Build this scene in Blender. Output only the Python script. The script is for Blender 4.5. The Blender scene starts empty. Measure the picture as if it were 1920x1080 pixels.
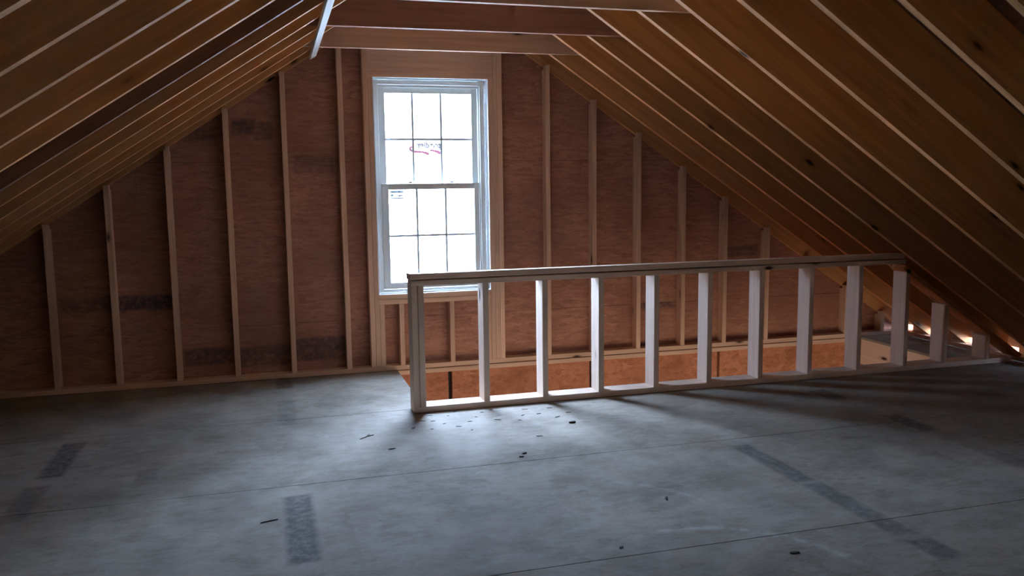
import bpy, math, random
from mathutils import Matrix, Vector

random.seed(7)
SC = bpy.context.scene
COL = SC.collection

# ------------------------------------------------------------------ camera
CAM = Vector((-0.5697, -6.5625, 1.4482))
YAW, PITCH, ROLL = 0.280177, 0.122648, -0.012742
F_PX = 1599.46


def look_axes(yaw, pitch, roll):
    fwd = Vector((math.sin(yaw) * math.cos(pitch), math.cos(yaw) * math.cos(pitch), -math.sin(pitch)))
    right = Vector((math.cos(yaw), -math.sin(yaw), 0))
    up = right.cross(fwd)
    c, s = math.cos(roll), math.sin(roll)
    return c * right + s * up, -s * right + c * up, fwd


R_, U_, F_ = look_axes(YAW, PITCH, ROLL)
cam_data = bpy.data.cameras.new('camera')
cam = bpy.data.objects.new('camera', cam_data)
COL.objects.link(cam)
cam.matrix_world = Matrix(((R_.x, U_.x, -F_.x, CAM.x), (R_.y, U_.y, -F_.y, CAM.y),
                           (R_.z, U_.z, -F_.z, CAM.z), (0, 0, 0, 1)))
cam_data.sensor_width = 36
cam_data.lens = F_PX / 1920 * 36
cam_data.clip_start = 0.05
cam_data.clip_end = 300
SC.camera = cam

# ------------------------------------------------------------------ sky, daylight, exposure
SKY = 1.0
world = bpy.data.worlds.new('overcast_sky')
SC.world = world
world.use_nodes = True
bgn = world.node_tree.nodes['Background']
# overcast sky: brightest overhead, a third of that at the horizon
wt = world.node_tree
wtc = wt.nodes.new('ShaderNodeTexCoord')
wsp = wt.nodes.new('ShaderNodeSeparateXYZ')
wma = wt.nodes.new('ShaderNodeMath')
wma.operation = 'MULTIPLY_ADD'
wma.use_clamp = False
wt.links.new(wtc.outputs['Generated'], wsp.inputs[0])
wt.links.new(wsp.outputs['Z'], wma.inputs[0])
wma.inputs[1].default_value = 2.0 * SKY
wma.inputs[2].default_value = 1.0 * SKY
wt.links.new(wma.outputs[0], bgn.inputs[1])
bgn.inputs[0].default_value = (0.72, 0.94, 1.42, 1)
SC.view_settings.view_transform = 'Standard'
SC.view_settings.look = 'None'
SC.view_settings.gamma = 1
SC.view_settings.use_curve_mapping = False
SC.view_settings.exposure = 5.87


def area(name, loc, aim, sx, sy, power, color=(1, 1, 1), portal=False):
    l = bpy.data.lights.new(name, 'AREA')
    l.shape = 'RECTANGLE'
    l.size, l.size_y = sx, sy
    l.energy = power
    l.color = color
    l.cycles.is_portal = portal
    o = bpy.data.objects.new(name, l)
    COL.objects.link(o)
    o.location = loc
    o.rotation_euler = Vector(aim).to_track_quat('-Z', 'Y').to_euler()
    return o


# the sky comes in through the gable window and along the open eave on the right
area('window_daylight_portal', (0.70, 0.16, 1.42), (0, -1, 0), 1.0, 1.75, 1, portal=True)
area('eave_daylight_portal', (5.30, -2.3, 0.05), (-1, 0, 0), 5.0, 0.32, 1, portal=True)
# daylight of the storey below, coming up the stair opening
area('lower_storey_daylight', (2.4, -2.9, -1.5), (0, 1, 0.25), 3.6, 1.4, 0.85, (1.0, 0.86, 0.72))


# ------------------------------------------------------------------ materials
class NT:
    def __init__(self, name):
        self.m = bpy.data.materials.new(name)
        self.m.use_nodes = True
        self.t = self.m.node_tree
        self.n = self.t.nodes
        self.b = self.n['Principled BSDF']

    def add(self, kind, **kw):
        x = self.n.new(kind)
        for k, v in kw.items():
            setattr(x, k, v)
        return x

    def put(self, node, idx, v):
        s = node.inputs[idx]
        if isinstance(v, bpy.types.NodeSocket):
            self.t.links.new(v, s)
        else:
            s.default_value = v

    def math(self, op, a, b=0.0, c=0.0, clamp=False):
        x = self.add('ShaderNodeMath', operation=op, use_clamp=clamp)
        self.put(x, 0, a)
        self.put(x, 1, b)
        self.put(x, 2, c)
        return x.outputs[0]

    def vmath(self, op, a, b):
        x = self.add('ShaderNodeVectorMath', operation=op)
        self.put(x, 0, a)
        self.put(x, 1, b)
        return x.outputs[0]

    def ramp(self, fac, stops):
        x = self.add('ShaderNodeValToRGB')
        r = x.color_ramp
        while len(r.elements) < len(stops):
            r.elements.new(0.5)
        for e, (p, c) in zip(r.elements, stops):
            e.position = p
            e.color = (c[0], c[1], c[2], 1) if hasattr(c, '__len__') else (c, c, c, 1)
        self.put(x, 0, fac)
        return x.outputs[0]

    def mix(self, fac, a, b, blend='MIX'):
        x = self.add('ShaderNodeMix', data_type='RGBA', blend_type=blend)
        self.put(x, 0, fac)
        for i, v in ((6, a), (7, b)):
            if isinstance(v, tuple):
                v = (v[0], v[1], v[2], 1)
            self.put(x, i, v)
        return x.outputs[2]

    def noise(self, vec, scale, detail=4, rough=0.55):
        x = self.add('ShaderNodeTexNoise')
        self.put(x, 'Vector', vec)
        self.put(x, 'Scale', scale)
        self.put(x, 'Detail', detail)
        self.put(x, 'Roughness', rough)
        return x.outputs[0]

    def voro(self, vec, scale, out=0, feature='F1'):
        x = self.add('ShaderNodeTexVoronoi', feature=feature)
        self.put(x, 'Vector', vec)
        self.put(x, 'Scale', scale)
        return x.outputs[out]

    def bump(self, h, strength, dist):
        x = self.add('ShaderNodeBump')
        self.put(x, 'Height', h)
        self.put(x, 'Strength', strength)
        self.put(x, 'Distance', dist)
        self.put(self.b, 'Normal', x.outputs[0])

    def coords(self, scale=(1, 1, 1), shift=True):
        tc = self.add('ShaderNodeTexCoord')
        v = tc.outputs['Object']
        if shift:
            oi = self.add('ShaderNodeObjectInfo')
            r = self.math('MULTIPLY', oi.outputs['Random'], 37.0)
            cb = self.add('ShaderNodeCombineXYZ')
            for i in range(3):
                self.put(cb, i, r)
            v = self.vmath('ADD', v, cb.outputs[0])
        return self.vmath('MULTIPLY', v, scale)


def wood(name, light, dark, rough=0.75, knots=True, vary=0.22):
    """sawn softwood, grain along the board's own X"""
    k = NT(name)
    g = k.noise(k.coords((1.4, 34, 34)), 1.0, 5, 0.6)
    base = k.ramp(g, [(0.30, dark), (0.62, light)])
    big = k.noise(k.coords((0.9, 4, 4)), 1.0, 2)
    base = k.mix(k.math('MULTIPLY', big, 0.35), base, dark)
    oi = k.add('ShaderNodeObjectInfo')
    hv = k.add('ShaderNodeHueSaturation')
    k.put(hv, 'Value', k.math('MULTIPLY_ADD', oi.outputs['Random'], vary, 1.0 - vary * 0.6))
    k.put(hv, 'Color', base)
    base = hv.outputs[0]
    if knots:
        d = k.voro(k.coords((1.9, 5.5, 5.5)), 1.0)
        m = k.ramp(d, [(0.045, 1.0), (0.10, 0.0)])
        halo = k.ramp(d, [(0.08, 0.5), (0.2, 0.0)])
        base = k.mix(halo, base, tuple(c * 0.75 for c in dark))
        base = k.mix(m, base, (0.035, 0.018, 0.010))
    k.put(k.b, 'Base Color', base)
    k.put(k.b, 'Roughness', rough)
    k.put(k.b, 'Specular IOR Level', 0.22)
    k.bump(g, 0.15, 0.002)
    return k.m


def rect_mask(k, sep, ax, ay, x0, x1, y0, y1, soft=0.01):
    """soft rectangle in two object axes (flat print)"""
    cx, cy = (x0 + x1) / 2, (y0 + y1) / 2
    hx, hy = abs(x1 - x0) / 2, abs(y1 - y0) / 2
    dx = k.math('SUBTRACT', k.math('ABSOLUTE', k.math('SUBTRACT', sep.outputs[ax], cx)), hx)
    dy = k.math('SUBTRACT', k.math('ABSOLUTE', k.math('SUBTRACT', sep.outputs[ay], cy)), hy)
    d = k.math('MAXIMUM', dx, dy)
    return k.math('SUBTRACT', 1.0, k.math('DIVIDE', d, soft, clamp=True), clamp=True)


def osb(name, c_dark, c_mid, c_light, strand=(6, 30, 30), rough=0.75, stamps=(), axes=(0, 2),
        ink=(0.03, 0.035, 0.05), bump=0.25, mottling=0.0, arcs=(), along=0):
    k = NT(name)
    v = k.coords((1, 1, 1), shift=False)
    warp = k.add('ShaderNodeTexNoise')
    k.put(warp, 'Vector', v)
    k.put(warp, 'Scale', 9.0)
    k.put(warp, 'Detail', 2.0)
    wv = k.vmath('MULTIPLY', k.vmath('SUBTRACT', warp.outputs['Color'], (0.5, 0.5, 0.5)), (0.022, 0.022, 0.022))
    v2 = k.vmath('ADD', v, wv)
    vs = k.vmath('MULTIPLY', v2, strand)
    x = k.add('ShaderNodeTexVoronoi')
    k.put(x, 'Vector', vs)
    k.put(x, 'Scale', 1.0)
    sepc = k.add('ShaderNodeSeparateColor')
    k.put(sepc, 0, x.outputs['Color'])
    flake = sepc.outputs[0]
    fine = k.noise(k.vmath('MULTIPLY', v2, tuple(s * 2.5 for s in strand)), 1.0, 5, 0.65)
    f = k.math('ADD', k.math('MULTIPLY', flake, 0.30), k.math('MULTIPLY', fine, 0.90))
    base = k.ramp(f, [(0.30, c_dark), (0.58, c_mid), (0.90, c_light)])
    big = k.noise(v, 1.6, 3)
    base = k.mix(k.ramp(big, [(0.38, 0.55), (0.60, 0.0)]), base, c_dark)
    if mottling:
        mo = k.noise(v, 3.2, 6, 0.7)
        base = k.mix(k.math('MULTIPLY', k.ramp(mo, [(0.40, 0.0), (0.68, 1.0)]), mottling), base, c_light)
    if stamps or arcs:
        sep = k.add('ShaderNodeSeparateXYZ')
        k.put(sep, 0, v)
    if stamps:
        tot = None
        for (x0, x1, y0, y1, s) in stamps:
            m = k.math('MULTIPLY', rect_mask(k, sep, axes[0], axes[1], x0, x1, y0, y1, 0.03), s)
            tot = m if tot is None else k.math('MAXIMUM', tot, m)
        brk = k.ramp(k.noise(v, 24.0, 4, 0.7), [(0.30, 0.30), (0.58, 1.0)])
        base = k.mix(k.math('MULTIPLY', tot, brk), base, ink)
    for (ax, ay, r, w, x0, x1, y0, y1, s) in arcs:
        dx = k.math('SUBTRACT', sep.outputs[0], ax)
        dy = k.math('SUBTRACT', sep.outputs[1], ay)
        d = k.math('SQRT', k.math('ADD', k.math('MULTIPLY', dx, dx), k.math('MULTIPLY', dy, dy)))
        ring = k.math('SUBTRACT', 1.0, k.math('DIVIDE', k.math('ABSOLUTE', k.math('SUBTRACT', d, r)), w), clamp=True)
        ring = k.math('MULTIPLY', ring, rect_mask(k, sep, 0, 1, x0, x1, y0, y1, 0.15))
        ring = k.math('MULTIPLY', ring, k.ramp(k.noise(v, 14, 4, 0.7), [(0.35, 0.0), (0.6, s)]))
        base = k.mix(ring, base, (0.80, 0.76, 0.72))
    k.put(k.b, 'Base Color', base)
    k.put(k.b, 'Specular IOR Level', 0.25)
    k.put(k.b, 'Roughness', rough)
    k.bump(f, bump, 0.004)
    return k.m


def plain(name, col, rough=0.6, translucent=0.0, metallic=0.0):
    k = NT(name)
    n = k.noise(k.coords(), 30, 3)
    k.put(k.b, 'Base Color', k.mix(k.math('MULTIPLY', n, 0.18), col, tuple(c * 0.8 for c in col)))
    k.put(k.b, 'Roughness', rough)
    k.put(k.b, 'Metallic', metallic)
    if translucent:
        tr = k.add('ShaderNodeBsdfTranslucent')
        k.put(tr, 0, (col[0], col[1], col[2], 1))
        mx = k.add('ShaderNodeMixShader')
        k.put(mx, 0, translucent)
        k.t.links.new(k.b.outputs[0], mx.inputs[1])
        k.t.links.new(tr.outputs[0], mx.inputs[2])
        k.t.links.new(mx.outputs[0], k.n['Material Output'].inputs[0])
    return k.m


def film(name, col):
    k = NT(name)
    tr = k.add('ShaderNodeBsdfTransparent')
    k.put(tr, 0, (col[0], col[1], col[2], 1))
    k.t.links.new(tr.outputs[0], k.n['Material Output'].inputs[0])
    return k.m


def glass(name):
    k = NT(name)
    tr = k.add('ShaderNodeBsdfTransparent')
    k.put(tr, 0, (0.95, 0.98, 0.97, 1))
    gl = k.add('ShaderNodeBsdfGlossy')
    k.put(gl, 'Roughness', 0.03)
    fr = k.add('ShaderNodeFresnel')
    k.put(fr, 0, 1.45)
    mx = k.add('ShaderNodeMixShader')
    k.put(mx, 0, k.math('MULTIPLY', fr.outputs[0], 0.8))
    k.t.links.new(tr.outputs[0], mx.inputs[1])
    k.t.links.new(gl.outputs[0], mx.inputs[2])
    k.t.links.new(mx.outputs[0], k.n['Material Output'].inputs[0])
    return k.m


M_STUD = wood('pine_stud', (0.80, 0.53, 0.37), (0.62, 0.38, 0.25))
M_RAFT = wood('pine_rafter', (0.684, 0.333, 0.135), (0.504, 0.230, 0.081))
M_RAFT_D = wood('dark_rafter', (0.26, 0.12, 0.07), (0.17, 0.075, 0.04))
M_TIE = wood('pine_tie', (0.78, 0.49, 0.33), (0.61, 0.355, 0.23))
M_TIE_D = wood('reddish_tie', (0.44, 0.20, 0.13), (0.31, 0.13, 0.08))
M_RAIL = wood('pine_rail', (0.84, 0.66, 0.53), (0.70, 0.52, 0.40), vary=0.1)
M_BRACE = wood('pale_brace', (0.66, 0.60, 0.50), (0.56, 0.50, 0.41), knots=False)

WALL_STAMPS = [(-1.66, -1.22, .575, .655, .9), (-1.98, -1.70, .59, .65, .5), (-1.18, -.86, .14, .24, .7),
               (-.80, -.44, .10, .23, .6), (-.38, -.02, .12, .27, .7), (-.76, -.62, 1.84, 1.92, .7),
               (-.60, -.50, 1.80, 1.90, .5), (-1.15, -.9, 1.80, 1.86, .5), (2.05, 2.40, .655, .68, .7),
               (2.5, 2.8, .37, .40, .6), (2.95, 3.2, .66, .70, .6), (3.28, 3.6, .80, .86, .6),
               (-.33, -.06, 1.55, 1.66, .4), (0.05, .15, 1.2, 1.7, .25)]
M_OSB = osb('wall_osb', (0.265, 0.115, 0.072), (0.435, 0.198, 0.128), (0.56, 0.295, 0.195), (12, 30, 52),
            stamps=WALL_STAMPS)
M_OSB_LOW = osb('lower_osb', (0.34, 0.12, 0.060), (0.56, 0.22, 0.115), (0.70, 0.32, 0.18), (14, 40, 26), bump=0.9)
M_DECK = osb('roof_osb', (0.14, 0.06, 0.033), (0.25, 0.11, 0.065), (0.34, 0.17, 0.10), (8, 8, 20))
FLOOR_STAMPS = [(-.53, -.45, -.32, -.02, .75), (-.53, -.45, -.95, -.70, .40), (-.53, -.45, -1.30, -1.08, .45),
                (-.53, -.435, -3.30, -2.58, .80), (-.53, -.435, -4.10, -3.45, .45),
                (1.84, 1.92, -3.12, -2.55, .75), (1.85, 1.93, -3.78, -3.18, .65), (1.86, 1.95, -4.02, -3.86, .75),
                (2.98, 3.08, -1.86, -1.62, .8), (3.02, 3.11, -2.62, -2.30, .8), (3.02, 3.11, -3.3, -2.9, .4),
                (-1.72, -1.63, -1.90, -1.33, .85), (-1.74, -1.66, -2.5, -2.05, .5), (-1.24, -1.17, -2.10, -1.95, .5)]
M_FLOOR = osb('floor_osb', (0.199, 0.165, 0.128), (0.300, 0.255, 0.203), (0.398, 0.349, 0.289), (13, 30, 30), rough=0.85,
              stamps=FLOOR_STAMPS, axes=(0, 1), ink=(0.085, 0.08, 0.078), bump=0.12, mottling=0.8,
              arcs=[(0.98, -4.02, 0.56, 0.03, 0.95, 1.5, -3.9, -3.3, 0.32),
                    (0.70, -3.40, 0.62, 0.025, 1.0, 1.4, -3.2, -2.6, 0.15)])
M_SLAB = plain('dark_sheathing', (0.13, 0.08, 0.05), 0.8)
M_WRAP = plain('outer_felt', (0.07, 0.06, 0.055), 0.8)
M_GAP = plain('joist_shadow', (0.10, 0.07, 0.05), 0.9)
M_VINYL = plain('white_vinyl', (0.70, 0.72, 0.68), 0.35, translucent=0.006)
M_GRID = plain('grid_vinyl', (0.70, 0.76, 0.78), 0.4, translucent=0.012)
M_WHITE_WRAP = plain('white_wrap', (0.84, 0.85, 0.86), 0.6)
M_GLASS = glass('window_glass')
M_INK = film('print_grey', (0.013, 0.011, 0.015))
M_INK_RED = film('print_red', (0.030, 0.009, 0.012))
M_INK_DK = film('print_dark', (0.010, 0.012, 0.014))
M_GROUND = plain('pale_ground', (0.30, 0.31, 0.30), 0.9)
M_CHIP = wood('dark_chip', (0.10, 0.085, 0.075), (0.05, 0.04, 0.035), knots=False)
M_LOWER = plain('lower_storey_wood', (0.50, 0.34, 0.22), 0.8)


# ------------------------------------------------------------------ mesh helpers
def link(name, verts, faces, mat, parent=None, mw=None):
    me = bpy.data.meshes.new(name)
    me.from_pydata([tuple(v) for v in verts], [], faces)
    me.materials.append(mat)
    me.update()
    o = bpy.data.objects.new(name, me)
    COL.objects.link(o)
    if mw is not None:
        o.matrix_world = mw
    if parent is not None:
        o.parent = parent
        o.matrix_parent_inverse = parent.matrix_world.inverted()
    return o


def box_geo(b, V, Fc):
    x0, x1, y0, y1, z0, z1 = b
    n = len(V)
    V += [(x0, y0, z0), (x1, y0, z0), (x1, y1, z0), (x0, y1, z0), (x0, y0, z1), (x1, y0, z1), (x1, y1, z1), (x0, y1, z1)]
    Fc += [tuple(n + i for i in f) for f in
           ((0, 3, 2, 1), (4, 5, 6, 7), (0, 1, 5, 4), (1, 2, 6, 5), (2, 3, 7, 6), (3, 0, 4, 7))]


def boxes(name, bs, mat, parent=None):
    V, Fc = [], []
    for b in bs:
        box_geo(b, V, Fc)
    return link(name, V, Fc, mat, parent)


def frame_mw(origin, xdir, zhint):
    x = Vector(xdir).normalized()
    y = Vector(zhint).cross(x).normalized()
    z = x.cross(y)
    return Matrix(((x.x, y.x, z.x, origin[0]), (x.y, y.y, z.y, origin[1]), (x.z, y.z, z.z, origin[2]), (0, 0, 0, 1)))


def board(name, p0, p1, width, thick, mat, parent=None, zhint=(0, 0, 1), ch=0.0025):
    """board from p0 to p1 (centre line); width across local Y, thick across local Z, eased edges"""
    p0, p1 = Vector(p0), Vector(p1)
    L = (p1 - p0).length
    mw = frame_mw(p0, p1 - p0, zhint)
    a, b = width / 2, thick / 2
    sec = [(-a + ch, -b), (a - ch, -b), (a, -b + ch), (a, b - ch), (a - ch, b), (-a + ch, b), (-a, b - ch), (-a, -b + ch)]
    V = [(0, y, z) for y, z in sec] + [(L, y, z) for y, z in sec]
    Fc = [tuple(range(7, -1, -1)), tuple(range(8, 16))]
    Fc += [(i, (i + 1) % 8, (i + 1) % 8 + 8, i + 8) for i in range(8)]
    return link(name, V, Fc, mat, parent, mw)


def upright(name, x, y, z0, z1, wx, wy, mat, parent=None):
    """vertical board: wx across the wall, wy deep"""
    return board(name, (x, y, z0), (x, y, z1), wy, wx, mat, parent, zhint=(1, 0, 0))


def prism(name, poly, y0, y1, mat, parent=None, origin=None, xdir=(1, 0, 0)):
    """polygon in XZ extruded along Y, expressed in a local frame whose X follows xdir"""
    if origin is None:
        origin = (poly[0][0], y0, poly[0][1])
    mw = frame_mw(origin, xdir, (0, 0, 1))
    inv = mw.inverted()
    n = len(poly)
    V = [inv @ Vector((x, y0, z)) for x, z in poly] + [inv @ Vector((x, y1, z)) for x, z in poly]
    Fc = [tuple(range(n)), tuple(range(2 * n - 1, n - 1, -1))]
    Fc += [(i, i + n, (i + 1) % n + n, (i + 1) % n) for i in range(n)]
    return link(name, V, Fc, mat, parent, mw)


def clip(poly, a, b, c):
    """keep a*x + b*z <= c"""
    out = []
    for i in range(len(poly)):
        p, q = poly[i], poly[(i + 1) % len(poly)]
        dp, dq = a * p[0] + b * p[1] - c, a * q[0] + b * q[1] - c
        if dp <= 0:
            out.append(p)
        if dp * dq < 0:
            t = dp / (dp - dq)
            out.append((p[0] + t * (q[0] - p[0]), p[1] + t * (q[1] - p[1])))
    return out


def prisms(name, polys, y0, y1, mat, parent=None):
    V, Fc = [], []
    for poly in polys:
        n, s = len(poly), len(V)
        V += [(x, y0, z) for x, z in poly] + [(x, y1, z) for x, z in poly]
        Fc.append(tuple(s + i for i in range(n)))
        Fc.append(tuple(s + i for i in range(2 * n - 1, n - 1, -1)))
        Fc += [(s + i, s + i + n, s + (i + 1) % n + n, s + (i + 1) % n) for i in range(n)]
    return link(name, V, Fc, mat, parent)


def structure(o):
    o['kind'] = 'structure'
    return o


def tag(o, label, cat, group=None):
    o['label'] = label
    o['category'] = cat
    if group:
        o['group'] = group
    return o


# ------------------------------------------------------------------ house dimensions (metres)
SL, XA, ZA = 0.6585, 0.689, 2.978          # underside of the rafters: z = ZA - SL*|x - XA|
RD = 0.281                                  # rafter depth, measured plumb
Y_FRONT = -11.0
HX0, HX1, HY0, HY1 = 0.375, 4.65, -1.17, -0.004   # stair opening
WX0, WX1, WZ0, WZ1 = 0.251, 1.143, 0.600, 2.250   # rough opening of the window


def roof(x):
    return ZA - SL * abs(x - XA)


# ------------------------------------------------------------------ ground outside
V, Fc = [], []
NG = 48
for j in range(NG + 1):
    for i in range(NG + 1):
        gx, gy = -120 + 240 * i / NG, -120 + 240 * j / NG
        t = min(max((gy - 8) / 55, 0), 1)
        added_hill = 29 * t * t * (3 - 2 * t) * (1 + .10 * math.sin(gx * .05 + 1) + .05 * math.sin(gx * .17))  # added hillside, shaped to block low sky light through the window
        V.append((gx, gy, -3.3 + added_hill))
for j in range(NG):
    for i in range(NG):
        q = j * (NG + 1) + i
        Fc.append((q, q + 1, q + NG + 2, q + NG + 1))
structure(link('ground', V, Fc, M_GROUND))

# ------------------------------------------------------------------ floor
floor = structure(boxes('floor', [(-4.35, HX0 - .034, Y_FRONT, 0.09, -.26, -.022), (HX1 + .034, 5.24, Y_FRONT, 0.09, -.26, -.022),
                                  (HX0 - .034, HX1 + .034, Y_FRONT, HY0, -.26, -.022)], M_GAP))
board('trimmer', (HX1 + .0165, -1.16, -.131), (HX1 + .0165, -.006, -.131), .235, .031, M_RAIL, floor, zhint=(1, 0, 0))
board('trimmer', (HX0 - .0165, -1.16, -.131), (HX0 - .0165, -.006, -.131), .235, .031, M_STUD, floor, zhint=(1, 0, 0))
rows = [-1.20 - 1.2192 * i for i in range(6)]
tops = [-0.002] + rows[:-1]
for r, (yb, yt) in enumerate(zip(rows, tops)):
    yb = max(yb, Y_FRONT)
    x = -4.33 - (1.0 if r % 2 else 0.0)
    while x < 5.22:
        xa, xb = max(x, -4.33), min(x + 2.438, 5.07)
        x += 2.438
        spans = [(xa, xb)]
        if r == 0:
            spans = [(xa, min(xb, HX0)), (max(xa, HX1), xb)]
        for a, b in spans:
            if b - a > 0.05:
                g, e = 0.0026, 0.0002
                boxes('subfloor_panel', [(a + e, b - e, yb + g, yt - g, -.021, 0.0)], M_FLOOR, floor)
# storey below, lit from its own windows
structure(boxes('floor_lower', [(-4.35, 5.24, Y_FRONT, 0.09, -2.95, -2.8)], M_LOWER))
structure(boxes('wall_lower_front', [(-4.35, 5.24, -4.1, -4.0, -2.8, -.26)], M_LOWER))
structure(boxes('wall_lower_left', [(-1.3, -1.2, -4.0, 0.04, -2.8, -.26)], M_LOWER))
structure(boxes('wall_lower_right', [(5.24, 5.34, Y_FRONT, 0.09, -2.95, -.03)], M_LOWER))

# ------------------------------------------------------------------ gable wall
deck_u = RD + 0.005
outline = lambda poly: clip(clip(poly, SL, 1, ZA + deck_u + SL * XA), -SL, 1, ZA + deck_u - SL * XA)
rects = [(-4.35, WX0, -3.0, 3.5), (WX1, 5.6, -3.0, 3.5), (WX0, WX1, -3.0, WZ0), (WX0, WX1, WZ1, 3.5)]
polys = [outline([(a, c), (b, c), (b, d), (a, d)]) for a, b, c, d in rects]
wall = structure(prisms('wall_back', polys, 0.103, 0.135, M_WRAP))
# horizontal OSB sheets, four feet high
g = 0.0015
zr = [(0.0, 0.405), (0.405, 1.625), (1.625, 2.845), (2.845, 3.4)]
for r, (z0, z1) in enumerate(zr):
    x = -4.877 - (1.2192 if r % 2 else 0.0)
    while x < 5.6:
        xa, xb = max(x, -4.35), min(x + 2.438, 5.45)
        x += 2.438
        if xb - xa < 0.05:
            continue
        cells = [(xa, xb, z0, z1)]
        if xa < WX1 and xb > WX0 and z0 < WZ1 and z1 > WZ0:
            cells = []
            if xa < WX0:
                cells.append((xa, min(xb, WX0), z0, z1))
            if xb > WX1:
                cells.append((max(xa, WX1), xb, z0, z1))
            l, h = max(xa, WX0), min(xb, WX1)
            if h > l:
                if z0 < WZ0:
                    cells.append((l - g, h + g, z0, WZ0))
                if z1 > WZ1:
                    cells.append((l - g, h + g, WZ1, z1))
        pl = []
        for a, b, c, d in cells:
            pl2 = outline([(a + g, c + g), (b - g, c + g), (b - g, d - g), (a + g, d - g)])
            if len(pl2) > 2:
                pl.append(pl2)
        if pl:
            prisms('sheathing_panel', pl, 0.0895, 0.102, M_OSB, wall)
# upright sheets of the storey below, seen through the stair opening
jx = [-1.2, 0.805, 2.020, 3.215, 4.545, 5.24]
for i, (a, b) in enumerate(zip(jx[:-1], jx[1:])):
    gp = 0.016 if i in (0, 1, 3, 4) else 0.006
    # gently wavy face
    V, Fc = [], []
    nx, nz = 10, 6
    rnd = random.Random(40 + i)
    for zi in range(nz + 1):
        for xi in range(nx + 1):
            xx = a + gp + (b - a - 2 * gp) * xi / nx
            zz = -1.6 + (1.6 - 0.043) * zi / nz
            V.append((xx, 0.045 + rnd.uniform(-.004, .004), zz))
    for zi in range(nz):
        for xi in range(nx):
            q = zi * (nx + 1) + xi
            Fc.append((q, q + 1, q + nx + 2, q + nx + 1))
    n = len(V)
    V += [(x_, 0.085, z_) for x_, y_, z_ in V]
    Fc += [tuple(reversed([n + i_ for i_ in f])) for f in Fc[:nx * nz]]
    rim = list(range(nx + 1)) + [(nx + 1) * (k_ + 1) + nx for k_ in range(nz)] + \
        [(nx + 1) * nz + k_ for k_ in range(nx - 1, -1, -1)] + [(nx + 1) * k_ for k_ in range(nz - 1, 0, -1)]
    for p_, q_ in zip(rim, rim[1:] + rim[:1]):
        Fc.append((q_, p_, p_ + n, q_ + n))
    link('lower_panel', V, Fc, M_OSB_LOW, wall)
# plates
board('bottom_plate', (-4.2, 0.0445, 0.019), (5.06, 0.0445, 0.019), 0.089, 0.037, M_STUD, wall)
board('lower_plate', (0.37, 0.0385, -0.0225), (4.64, 0.0385, -0.0225), 0.089, 0.036, M_STUD, wall)

# common studs, at the places measured in the photograph
STUDS = [-3.658, -3.251, -2.845, -2.438, -2.032, -1.630, -1.222, -.814, -.406, .008,
         1.634, 2.032, 2.430, 2.845, 3.246, 3.664, 4.075, 4.50, 4.895]
for x in STUDS:
    up = x - .019 if x > XA else x + .019      # uphill edge
    zt = roof(up) - 0.004
    # notched top: the front runs up over the end rafter, the back stops under it
    zb = roof(x + .019 if x > XA else x - .019) - 0.004
    poly_front = upright('stud', x, 0.0445, 0.038, zb, .038, .089, M_STUD, wall)
    V, Fc = [], []
    box_geo((x - .0188, x + .0188, 0.0005, 0.0495, zb, zt + .006), V, Fc)
    me = poly_front.data
    # the tongue is part of the same stud mesh
    inv = poly_front.matrix_world.inverted()
    n0 = len(me.vertices)
    allV = [tuple(v.co) for v in me.vertices] + [tuple(inv @ Vector(v)) for v in V]
    allF = [tuple(p.vertices) for p in me.polygons] + [tuple(n0 + i for i in f) for f in Fc]
    me.clear_geometry()
    me.from_pydata(allV, [], allF)
    me.update()
for x in (.194, 1.200, 1.238):
    upright('king_stud', x, 0.0445, 0.038, 2.66, .0375, .089, M_STUD, wall)
for x in (.232, 1.162):
    upright('jack_stud', x, 0.0445, 0.038, WZ1 - .0004, .0375, .089, M_STUD, wall)
for x in (.2705, .422, .823, 1.1235):
    upright('cripple_stud', x, 0.0445, 0.038, WZ0 - .078, .0375, .089, M_STUD, wall)
board('rough_sill', (WX0 + .001, .0445, WZ0 - .019), (WX1 - .001, .0445, WZ0 - .019), .089, .0375, M_STUD, wall)
board('rough_sill', (WX0 + .001, .0445, WZ0 - .058), (WX1 - .001, .0445, WZ0 - .058), .089, .0375, M_STUD, wall)
board('header', (.213, .019, WZ1 + .1175), (1.181, .019, WZ1 + .1175), .235, .038, M_STUD, wall, zhint=(0, 1, 0))
board('header', (.213, .069, WZ1 + .1175), (1.181, .069, WZ1 + .1175), .235, .038, M_STUD, wall, zhint=(0, 1, 0))

# white house wrap folded in round the opening
for b in ((WX1 - .0012, WX1 - .0002, .002, .102, WZ0 + .002, WZ1 - .002), (WX0 + .0002, WX0 + .0012, .002, .102, WZ0 + .002, WZ1 - .002),
          (WX0 + .002, WX1 - .002, .002, .102, WZ1 - .0015, WZ1 - .0005), (WX0 + .002, WX1 - .002, .002, .102, WZ0 + .0005, WZ0 + .0015)):
    boxes('flashing_wrap', [b], M_WHITE_WRAP, wall)

# ------------------------------------------------------------------ window
FX0, FX1, FZ0, FZ1 = .259, 1.119, .612, 2.236
win = structure(boxes('window_1', [(FX0, FX0 + .034, .045, .128, FZ0, FZ1), (FX1 - .034, FX1, .045, .128, FZ0, FZ1),
                                   (FX0 + .034, FX1 - .034, .045, .128, FZ1 - .034, FZ1),
                                   (FX0 + .034, FX1 - .034, .045, .128, FZ0, FZ0 + .022)], M_VINYL))
bv = win.modifiers.new('eased', 'BEVEL')
bv.width, bv.segments = .004, 2
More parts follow.
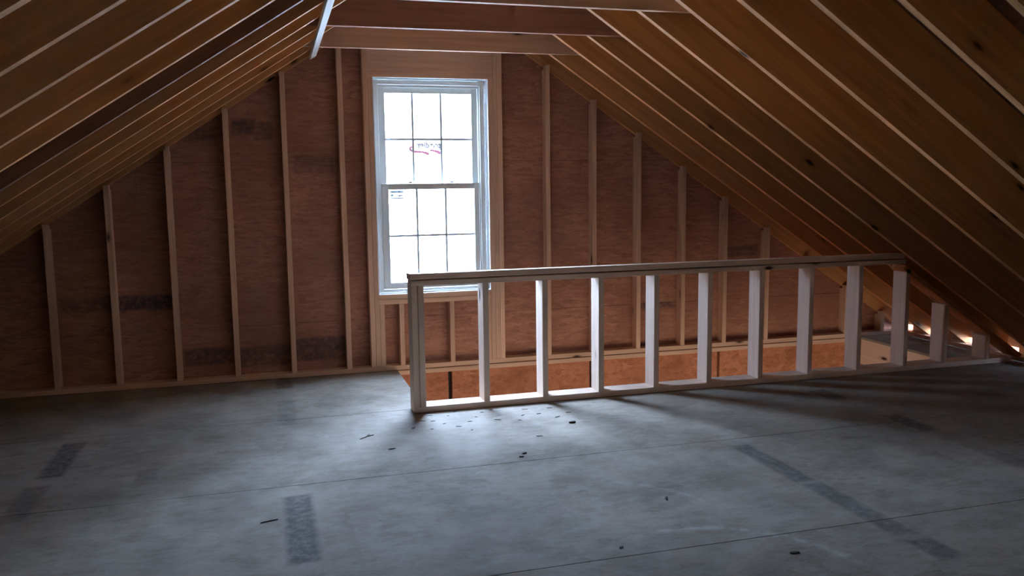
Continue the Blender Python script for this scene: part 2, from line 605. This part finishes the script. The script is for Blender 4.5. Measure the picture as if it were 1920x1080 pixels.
# nailing fin outside, closes the joint to the wall
boxes('nailing_fin', [(FX0 - .04, FX0 + .01, .1365, .140, FZ0 - .04, FZ1 + .04), (FX1 - .01, FX1 + .05, .1365, .140, FZ0 - .04, FZ1 + .04),
                      (FX0 + .01, FX1 - .01, .1365, .140, FZ1 - .01, FZ1 + .04), (FX0 + .01, FX1 - .01, .1365, .140, FZ0 - .04, FZ0 + .01)],
      M_VINYL, win)
# inner stop of the jamb
boxes('jamb_liner', [(.2935, .302, .060, .120, FZ0 + .023, FZ1 - .035), (1.0765, 1.0845, .060, .120, FZ0 + .023, FZ1 - .035),
                     (.303, 1.0755, .060, .072, FZ1 - .052, FZ1 - .035)], M_VINYL, win)


def sash(name, x0, x1, z0, z1, gx0, gx1, gz0, gz1, y0, y1, mx, mz):
    s = boxes(name, [(x0, gx0, y0, y1, z0, z1), (gx1, x1, y0, y1, z0, z1), (gx0, gx1, y0, y1, z0, gz0), (gx0, gx1, y0, y1, gz1, z1)],
              M_VINYL, win)
    b = s.modifiers.new('eased', 'BEVEL')
    b.width, b.segments = .003, 2
    yc = (y0 + y1) / 2
    xs = [gx0] + mx + [gx1]
    zs = [gz0, mz, gz1]
    h = .0085
    for i in range(3):
        for j in range(2):
            boxes('pane', [(xs[i] + (h if i else 0), xs[i + 1] - (h if i < 2 else 0), yc - .002, yc + .002,
                            zs[j] + (h if j else 0), zs[j + 1] - (0 if j else h))], M_GLASS, s)
    for x in mx:
        boxes('muntin', [(x - h, x + h, yc - .004, yc + .004, gz0, gz1)], M_GRID, s)
    boxes('muntin', [(gx0, mx[0] - h, yc - .004, yc + .004, mz - h, mz + h), (mx[0] + h, mx[1] - h, yc - .004, yc + .004, mz - h, mz + h),
                     (mx[1] + h, gx1, yc - .004, yc + .004, mz - h, mz + h)], M_GRID, s)
    return s


upper = sash('upper_sash', .303, 1.075, 1.412, 2.197, .350, 1.029, 1.452, 2.142, .094, .116, [.563, .787], 1.793)
lower = sash('lower_sash', .303, 1.075, .636, 1.453, .357, 1.036, .684, 1.407, .064, .088, [.577, .806], 1.048)
for x in (.525, .855):
    V, Fc = [], []
    box_geo((x - .022, x + .022, .066, .086, 1.4535, 1.461), V, Fc)
    box_geo((x - .010, x + .016, .070, .082, 1.461, 1.468), V, Fc)
    link('sash_lock', V, Fc, M_VINYL, lower)


def glyphs(text, size):
    cu = bpy.data.curves.new('print', 'FONT')
    cu.body = text
    cu.size = size
    cu.offset = 0.0034
    o = bpy.data.objects.new('print', cu)
    COL.objects.link(o)
    dg = bpy.context.evaluated_depsgraph_get()
    me = bpy.data.meshes.new_from_object(o.evaluated_get(dg))
    vs = [tuple(v.co) for v in me.vertices]
    fs = [tuple(p.vertices) for p in me.polygons]
    bpy.data.objects.remove(o)
    bpy.data.meshes.remove(me)
    bpy.data.curves.remove(cu)
    return vs, fs


# maker's name printed on the outside of the glass, so it reads backwards from in here
vs, fs = glyphs('paradigm', 0.068)
wx = max(v[0] for v in vs)
yp = .1026
V = [(.780 - v[0] * (.192 / wx), yp, 1.728 + v[1] * .95) for v in vs]
lg = link('glass_print', V, fs, M_INK, upper)
lg['label'] = "grey maker's name printed on the glass, reading backwards"


def swoosh(pts):
    """tapering curved stroke from (x, z, half width) points"""
    n = len(pts)
    V = [(x, yp, z + w + .0055) for x, z, w in pts] + [(x, yp, z - w - .0055) for x, z, w in pts]
    return V, [(i, i + 1, i + 1 + n, i + n) for i in range(n - 1)]


V1, F1 = swoosh([(.572, 1.745, .001), (.552, 1.733, .004), (.530, 1.721, .006), (.548, 1.708, .005), (.572, 1.699, .006), (.600, 1.697, .004),
                 (.630, 1.697, .003), (.655, 1.690, .005), (.675, 1.682, .008), (.690, 1.681, .002)])
V2, F2 = swoosh([(.695, 1.708, .001), (.720, 1.706, .0035), (.745, 1.700, .006), (.768, 1.690, .009), (.785, 1.688, .007), (.796, 1.690, .001)])
sw = link('glass_print', V1 + V2, F1 + [tuple(i + len(V1) for i in f) for f in F2], M_INK_RED, upper)
sw['label'] = 'two red swooshes printed under the name on the glass'
# paper sticker with a dark bar in the corner of the lower sash
ys = .0735
bars = [(.370, .472, 1.382, 1.399), (.373, .394, 1.354, 1.374), (.421, .450, 1.352, 1.362), (.436, .468, 1.358, 1.368),
        (.372, .474, 1.337, 1.346), (.376, .394, 1.325, 1.332), (.374, .396, 1.312, 1.319)]
V, Fc = [], []
for a, b, c, d in bars:
    n = len(V)
    V += [(a, ys, c), (b, ys, c), (b, ys, d), (a, ys, d)]
    Fc.append((n, n + 1, n + 2, n + 3))
stk = link('glass_sticker', V, Fc, M_INK_DK, lower)
stk['label'] = 'grey lettered sticker in the top left corner of the lower sash'

# ------------------------------------------------------------------ roof
L_ROOF = (Y_FRONT, 0.14)
k = math.sqrt(1 + SL * SL)


def deck_poly(side, d0, d1, t0, t1):
    """strip of roof deck between horizontal distances d0..d1 from the ridge"""
    f = lambda d, t: (XA + side * d, ZA + RD - SL * d + t)
    return [f(d0, t0), f(d1, t0), f(d1, t1), f(d0, t1)]


ceiling = structure(prisms('ceiling', [deck_poly(1, 0, 4.77, .018, .05), deck_poly(-1, 0, 5.05, .018, .05)],
                           Y_FRONT, .30, M_SLAB))
for side in (1, -1):
    run = 1.2192 / k
    for i in range(5):
        d0, d1 = i * run, min((i + 1) * run, 4.75 if side > 0 else 5.0)
        y = .28 - (1.2 if i % 2 else 0)
        ys_ = [0.28]
        while y > Y_FRONT:
            y -= 2.438
            ys_.append(max(y, Y_FRONT))
        for ya, yb in zip(ys_[:-1], ys_[1:]):
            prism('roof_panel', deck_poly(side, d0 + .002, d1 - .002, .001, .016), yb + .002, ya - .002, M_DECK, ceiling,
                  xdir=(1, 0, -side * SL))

board('ridge_board', (XA, .085, ZA + .13), (XA, Y_FRONT + .1, ZA + .13), .285, .036, M_RAFT, ceiling, zhint=(1, 0, 0))
X_EAVE = 5.44


def rafter(side, y, mat, name='rafter'):
    if side > 0:
        poly = [(XA + .019, roof(XA + .019)), (5.075, roof(5.075)), (5.075, 0.0395), (5.235, 0.0395), (5.235, roof(5.235)),
                (X_EAVE, roof(X_EAVE)), (X_EAVE, roof(X_EAVE) + RD), (XA + .019, roof(XA + .019) + RD)]
        poly[1] = (5.15, 0.0395)
        poly.pop(2)
    else:
        xe = -3.80
        poly = [(XA - .019, roof(XA - .019)), (XA - .019, roof(XA - .019) + RD), (xe, roof(xe) + RD), (xe, roof(xe) + .02)]
        poly.reverse()
    return prism(name, poly, y - .019, y + .019, mat, ceiling, xdir=(1, 0, -side * SL))


rafter(1, .070, M_RAFT)
rafter(-1, .070, M_RAFT)
N_R = 24
jr = random.Random(3)
RY = [-.285, -.705, -1.098, -1.478, -1.915, -2.335, -2.755, -3.175, -3.59, -4.01]
RY += [-4.01 - .41 * i for i in range(1, 16)]
for n in range(N_R):
    rafter(1, RY[n], M_RAFT)
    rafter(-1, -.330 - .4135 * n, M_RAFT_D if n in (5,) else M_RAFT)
for n in range(0, N_R, 2):
    y = -.3685 - .4135 * n
    zb, zt = 2.398, 2.582
    db, dt = (ZA + RD - zb) / SL - .01, (ZA + RD - zt) / SL - .01
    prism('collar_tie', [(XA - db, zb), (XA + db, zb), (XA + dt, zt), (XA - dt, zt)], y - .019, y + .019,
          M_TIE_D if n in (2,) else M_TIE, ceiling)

# long pale board nailed along the underside of the ties
nb = Vector((-SL, 0, 1)).normalized()
bp = lambda x, y: Vector((x, y, roof(x))) - nb * .024
br = board('brace_board', bp(-.197, -.06), bp(-.243, -3.4), .054, .019, M_BRACE, zhint=nb)
tag(br, 'long pale brace board running along under the collar tie ends on the left', 'board')

# ------------------------------------------------------------------ eave on the right
wr = structure(boxes('wall_right', [(5.24, 5.34, Y_FRONT, .10, -.029, .0)], M_SLAB))
board('eave_plate', (5.1625, .09, .019), (5.1625, Y_FRONT, .019), .145, .037, M_STUD, wr)
for n in range(-1, 11):
    ya = .051 if n < 0 else RY[n] - .020
    yb = RY[n + 1] + .020
    ym = ya - .11                            # a short vent gap is left beside each far rafter
    board('eave_blocking', (5.20, ym - .001, .155), (5.20, yb, .155), .232, .03, M_STUD, wr, zhint=(1, 0, 0))
    board('eave_blocking', (5.20, ya, .178), (5.20, ym, .178), .186, .03, M_STUD, wr, zhint=(1, 0, 0))
structure(boxes('wall_front', [(-4.4, 5.7, Y_FRONT - .1, Y_FRONT, -3, 3.4)], M_SLAB))
structure(boxes('wall_left', [(-4.45, -4.36, Y_FRONT, .14, -3, .3)], M_SLAB))

# ------------------------------------------------------------------ knee wall (railing) round the stair opening
yr = -1.239
RW = .140
rail = bpy.data.objects.new('stair_railing', None)
COL.objects.link(rail)
rail.location = (2.6, yr, 0)
bpy.context.view_layer.update()
tag(rail, 'open stud knee wall with doubled top plate standing along the stair opening', 'railing')
board('bottom_plate', (.286, yr, .0195), (5.02, yr, .0195), RW, .038, M_RAIL, rail)
board('top_plate', (.288, yr, .831), (3.99, yr, .831), RW, .033, M_RAIL, rail)
board('top_plate', (.280, yr - .004, .8705), (3.97, yr - .004, .8705), RW + .003, .036, M_RAIL, rail, zhint=(0, .055, 1))
for x in (.305, .346):
    upright('post', x, yr, .0388, .814, .0385, RW, M_RAIL, rail)
for x in (.766, 1.166, 1.562, 1.967, 2.373, 2.780, 3.188, 3.606):
    upright('post', x, yr, .0388, .814, .038, RW, M_RAIL, rail)
board('sloped_plate', (3.98, yr, roof(3.98) - .0235), (5.12, yr, roof(5.12) - .0235), RW, .038, M_RAFT, rail, zhint=(SL, 0, 1))
for x, zt in ((4.020, .770), (4.387, roof(4.387) - .058), (4.792, roof(4.792) - .058)):
    upright('post', x, yr, .0388, zt, .038, RW, M_RAIL, rail)

# ------------------------------------------------------------------ litter on the floor
rc = random.Random(11)


def chip(x, y, L, w, h, ang, label, group=None, fork=False):
    V, Fc = [], []

    def stick(x0, y0, a, ln, ww):
        n = len(V)
        c, s = math.cos(a), math.sin(a)
        segs = 4
        for i in range(segs + 1):
            t = i / segs
            q = ww * (1 - .75 * abs(2 * t - 1) ** 2)
            bend = math.sin(t * 3.1) * ln * .05
            px, py = x0 + c * t * ln - s * bend, y0 + s * t * ln + c * bend
            for sgn, z in ((-1, .0006), (1, .0006), (.6, h), (-.6, h * .9)):
                V.append((px - s * q * sgn / 2, py + c * q * sgn / 2, z))
        for i in range(segs):
            b0 = n + 4 * i
            for j in range(4):
                Fc.append((b0 + j, b0 + (j + 1) % 4, b0 + 4 + (j + 1) % 4, b0 + 4 + j))
        Fc.append((n + 3, n + 2, n + 1, n))
        e = n + 4 * segs
        Fc.append((e, e + 1, e + 2, e + 3))

    stick(-math.cos(ang) * L / 2, -math.sin(ang) * L / 2, ang, L, w)
    if fork:
        stick(-math.cos(ang) * L * .1, -math.sin(ang) * L * .1, ang + .45, L * .6, w * .8)
    o = link('wood_chip', V, Fc, M_CHIP)
    o.location = (x, y, 0.0003)
    return tag(o, label, 'wood chip', group)


chip(-.612, -2.848, .078, .006, .004, .25, 'thin dark sliver on the floor beside the dark stamp in the left foreground')
chip(-.062, -1.728, .105, .007, .004, .62, 'forked dark splinter on the floor left of the railing end', fork=True)
chip(.045, -1.994, .040, .012, .004, .2, 'small dark chip on the floor in front of the forked splinter')
chip(1.162, -1.828, .042, .024, .010, .1, 'black rounded scrap on the floor before the third opening of the railing')
chip(.715, -2.30, .026, .014, .006, .3, 'right one of two dark crumbs on the floor in mid room')
chip(.683, -2.351, .024, .012, .006, -.2, 'left one of two dark crumbs on the floor in mid room')
chip(1.143, -3.134, .044, .012, .004, 1.1, 'dark chip on the floor above the pale curved scuff mark')
chip(.734, -3.56, .020, .014, .004, .4, 'tiny dark chip in the foreground, left of the pale scuff mark')
chip(1.356, -3.811, .040, .016, .005, -.1, 'dark chip at the lower right end of the pale curved scuff mark')
spots = [(.225, -1.632), (.365, -1.522), (.327, -1.689), (.366, -1.394), (.536, -1.350), (.478, -1.432), (.49, -1.685),
         (.64, -1.513), (.878, -1.67), (.926, -1.571), (1.032, -1.568), (1.141, -1.456), (1.119, -1.676), (.89, -2.026),
         (.42, -1.60), (.58, -1.60), (.75, -1.62), (.70, -1.42), (.30, -1.50), (1.22, -1.60), (.55, -1.78), (.98, -1.44)]
for x, y in spots:
    chip(x, y, rc.uniform(.016, .045), rc.uniform(.003, .008), .003, rc.uniform(-.5, .7),
         'little dark wood chip strewn on the floor before the near end of the railing', 'wood chips before the railing')
